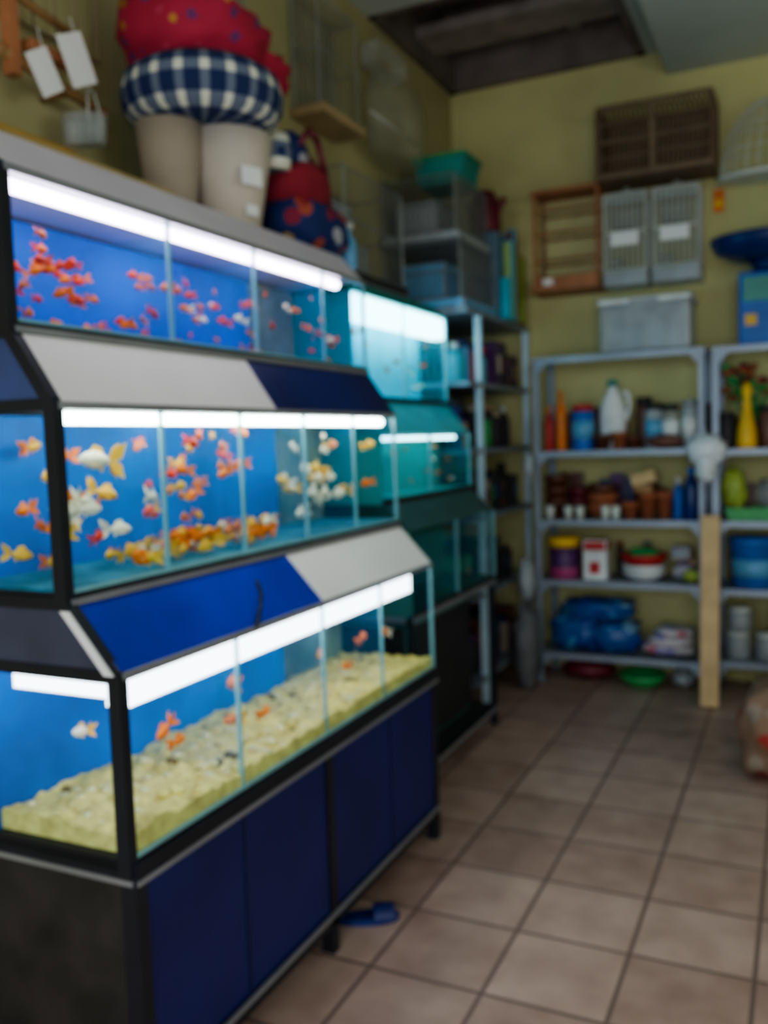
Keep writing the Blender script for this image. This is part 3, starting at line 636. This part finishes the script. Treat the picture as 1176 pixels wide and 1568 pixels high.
b=B('mesh_feed_sack',(-.05,4.12,0)); b.blob((-.05,4.12,.20),(.21,.20,.215),SACKM,.22,3,2,.8,28,18,flat=-.2); b.blob((.0,4.12,.46),(.09,.08,.10),WHITE,.5,4,3); b.lathe([(.04,0),(.06,.06),(.10,.12)],(.0,4.12,.40),SACKM,14); b.done()
b=B('blue_slipper',(-1.22,2.38,0)); sc=.82
pts=[]
for i in range(20):
    a=2*math.pi*i/20; x=sc*.12*math.cos(a); y=sc*.043*math.sin(a)*(1+.18*math.cos(a)); pts.append((x,y))
R_=Matrix.Rotation(.55,3,'Z'); SO=Vector((-1.235,2.39,0))
lo=[b.bm.verts.new(SO+Vector((0,0,.001))+R_@Vector((x,y,0))) for x,y in pts]; hi=[b.bm.verts.new(SO+Vector((0,0,.02))+R_@Vector((x,y,0))) for x,y in pts]
b.face(lo[::-1],BLUED); b.face(hi,BLUED)
for i in range(20): b.face([lo[i],lo[(i+1)%20],hi[(i+1)%20],hi[i]],BLUED)
pr=None
for k in range(5):
    x=sc*(.02+.02*k); arc=[b.bm.verts.new(SO+Vector((0,0,.018))+R_@Vector((x,sc*.046*math.cos(t*math.pi/8),sc*.042*math.sin(t*math.pi/8)))) for t in range(9)]
    if pr:
        for i in range(8): b.face([pr[i],pr[i+1],arc[i+1],arc[i]],NAVY,True)
    pr=arc
b.done()
# ------------------------------------------------------------------ back wall hung goods
BMESH=mat('brown_mesh_panel',(.30,.23,.15),.8,var=.3,scale=30,trans=.5)
b=B('brown_wire_cage',(-.78,5.5,2.95)); wirebox(b,-1.09,-.47,5.33,5.63,2.99,3.36,WIREB,.026,.0045,.013); b.box(-1.10,-.46,5.32,5.64,2.965,2.995,WIREB); b.box(-.80,-.77,5.322,5.338,2.99,3.36,WIREB)
for z in(3.08,3.27): b.tube((-1.09,5.325,z),(-.47,5.325,z),.007,WIREB,4)
b.box(-1.07,-.49,5.60,5.62,3.0,3.34,BMESH); b.done()
b=B('wooden_wall_rack',(-1.3,5.5,2.4))
for x in(-1.50,-1.12):
    b.box(x-.01,x+.01,5.44,5.46,2.40,2.97,WOODR); b.box(x-.01,x+.01,5.64,5.655,2.40,2.97,WOODM)
for z in(2.56,2.72,2.86): b.box(-1.50,-1.12,5.44,5.455,z,z+.016,WOODM); b.box(-1.50,-1.12,5.64,5.655,z,z+.016,WOODM)
b.box(-1.52,-1.105,5.42,5.657,2.965,2.985,WOODR); b.box(-1.52,-1.105,5.38,5.657,2.375,2.40,WOODR); b.box(-1.50,-1.12,5.39,5.41,2.40,2.46,WOODR)
for i in range(8): b.tube((-1.48+i*.05,5.65,2.4),(-1.48+i*.05,5.65,2.96),.003,WIREW,4)
b.box(-1.44,-1.38,5.385,5.389,2.41,2.45,PAPER); b.done()
for x0,x1,z1 in((-1.09,-.83,2.90),(-.81,-.54,2.90)):
    b=B('clear_plastic_cage',((x0+x1)/2,5.5,2.36)); b.box(x0,x1,5.42,5.65,2.37,2.46,PLGREY,.01); wirebox(b,x0+.01,x1-.01,5.43,5.64,2.46,z1,WIREW,.03,.0034,.007)
    b.box(x0+.01,x1-.01,5.43,5.64,z1-.05,z1,PLCLEAR,.015); b.box(x0+.05,x0+.21,5.415,5.419,2.60,2.68,PAPER); b.path([((x0+x1)/2-.05,5.5,z1),((x0+x1)/2,5.5,z1+.05),((x0+x1)/2+.05,5.5,z1)],.004,WIREW)
    b.tube((x0+.02,5.53,2.66),(x1-.02,5.53,2.66),.007,WOODL); b.box(x0+.03,x0+.10,5.50,5.58,2.47,2.54,GREYP,.005); b.box(x0+.05,x0+.2,5.50,5.6,2.72,2.82,GREYP,.01); b.box(x0+.015,x1-.015,5.436,5.438,2.46,z1-.05,PLSMOKE); b.done()
b=B('translucent_plastic_box',(-.83,5.4,1.97)); b.box(-1.08,-.58,5.26,5.58,1.968,2.24,PLGREY,.02); b.box(-1.09,-.57,5.25,5.59,2.235,2.275,WHITE,.008)
for x in(-.95,-.83,-.71): b.box(x-.012,x+.012,5.252,5.26,2.0,2.22,PLGREY)
b.box(-.91,-.75,5.245,5.256,2.20,2.26,GREYP,.003); b.box(-1.0,-.66,5.3,5.5,1.99,2.12,BLUEL,.01); b.done()
b=B('round_wire_cage',(-.17,5.5,3.1))
for k in range(12):
    a=math.pi*k/12
    pts=[(-.17+.27*math.cos(t)*math.cos(a),5.50+.12*math.cos(t)*math.sin(a),2.92+(.40*math.sin(t))) for t in [math.pi*i/12 for i in range(13)]]
    b.path(pts,.003,WIREW,4)
for zz,rr in((2.92,.27),(3.05,.255),(3.18,.205)):
    b.path([(-.17+rr*math.cos(t),5.50+rr*.45*math.sin(t),zz) for t in [2*math.pi*i/24 for i in range(25)]],.004,WIREW,4)
b.lathe([(.26,0),(.28,.0),(.285,.025),(.27,.025)],(-.17,5.50,2.895),WIREW,28,1,.48); b.done()
b=B('orange_hang_tag',(-.46,5.64,2.85)); b.box(-.49,-.43,5.648,5.652,2.77,2.90,ORANGE); b.box(-.48,-.44,5.645,5.648,2.80,2.84,YEL); b.tube((-.465,5.65,2.90),(-.465,5.655,2.94),.003,WIREW); b.done()
b=B('blue_pet_food_pack',(-.2,5.4,1.96)); b.box(-.335,.02,5.32,5.50,1.962,2.36,BLUE,.015); b.box(-.31,-.06,5.316,5.321,2.20,2.33,cm('pack_green',(.08,.30,.25))); b.box(-.30,-.24,5.316,5.321,2.07,2.13,YEL); b.done()
b=B('blue_oval_basin',(-.18,5.4,2.4)); b.lathe([(.12,0),(.20,.005),(.29,.05),(.32,.10),(.325,.13),(.305,.125),(.26,.05),(.1,.02),(0,.02)],(-.16,5.38,2.42),BLUED,32,1,.75); b.lathe([(.1,0),(.12,.058)],(-.16,5.40,2.362),BLUED,20); b.done()
# ------------------------------------------------------------------ lights
def area(name,loc,tgt,sx,sy,e,col):
    l=bpy.data.lights.new(name,'AREA'); l.shape='RECTANGLE'; l.size=sx; l.size_y=sy; l.energy=e; l.color=col
    o=bpy.data.objects.new(name,l); o.location=loc; o.rotation_euler=(Vector(tgt)-Vector(loc)).to_track_quat('-Z','Y').to_euler(); COL.objects.link(o); return o
area('shopfront_daylight',(.1,YF+.05,1.5),(.1,3,1.2),2.8,2.3,74,(.88,.94,1.0))
area('right_side_daylight',(XR-.05,2.0,1.9),(-.6,2.2,.6),1.6,1.4,34,(.86,.94,1.0))  # unseen daylight source on the right; area lamp against a solid wall
wd=bpy.data.worlds.new('overcast_world'); scene.world=wd; wd.use_nodes=True
bg=wd.node_tree.nodes['Background']; bg.inputs[0].default_value=(.62,.75,.9,1); bg.inputs[1].default_value=.5
try: scene.view_settings.look='AgX - Medium High Contrast'
except Exception: pass
# ------------------------------------------------------------------ camera
yaw,p,rl,fpx=.4432,.0788,.0324,1390.
f=Vector((-math.sin(yaw)*math.cos(p),math.cos(yaw)*math.cos(p),-math.sin(p))); rt=Vector((math.cos(yaw),math.sin(yaw),0)); up=rt.cross(f)
rt2=rt*math.cos(rl)-up*math.sin(rl); up2=rt*math.sin(rl)+up*math.cos(rl)
cd=bpy.data.cameras.new('camera'); cam=bpy.data.objects.new('camera',cd); COL.objects.link(cam)
M=Matrix((rt2,up2,-f)).transposed().to_4x4(); M.translation=(0,0,1.5); cam.matrix_world=M
cd.sensor_fit='VERTICAL'; cd.sensor_height=36; cd.lens=fpx/1600*36; cd.clip_start=.05
cd.dof.use_dof=True; cd.dof.focus_distance=.8; cd.dof.aperture_fstop=3.6
scene.camera=cam
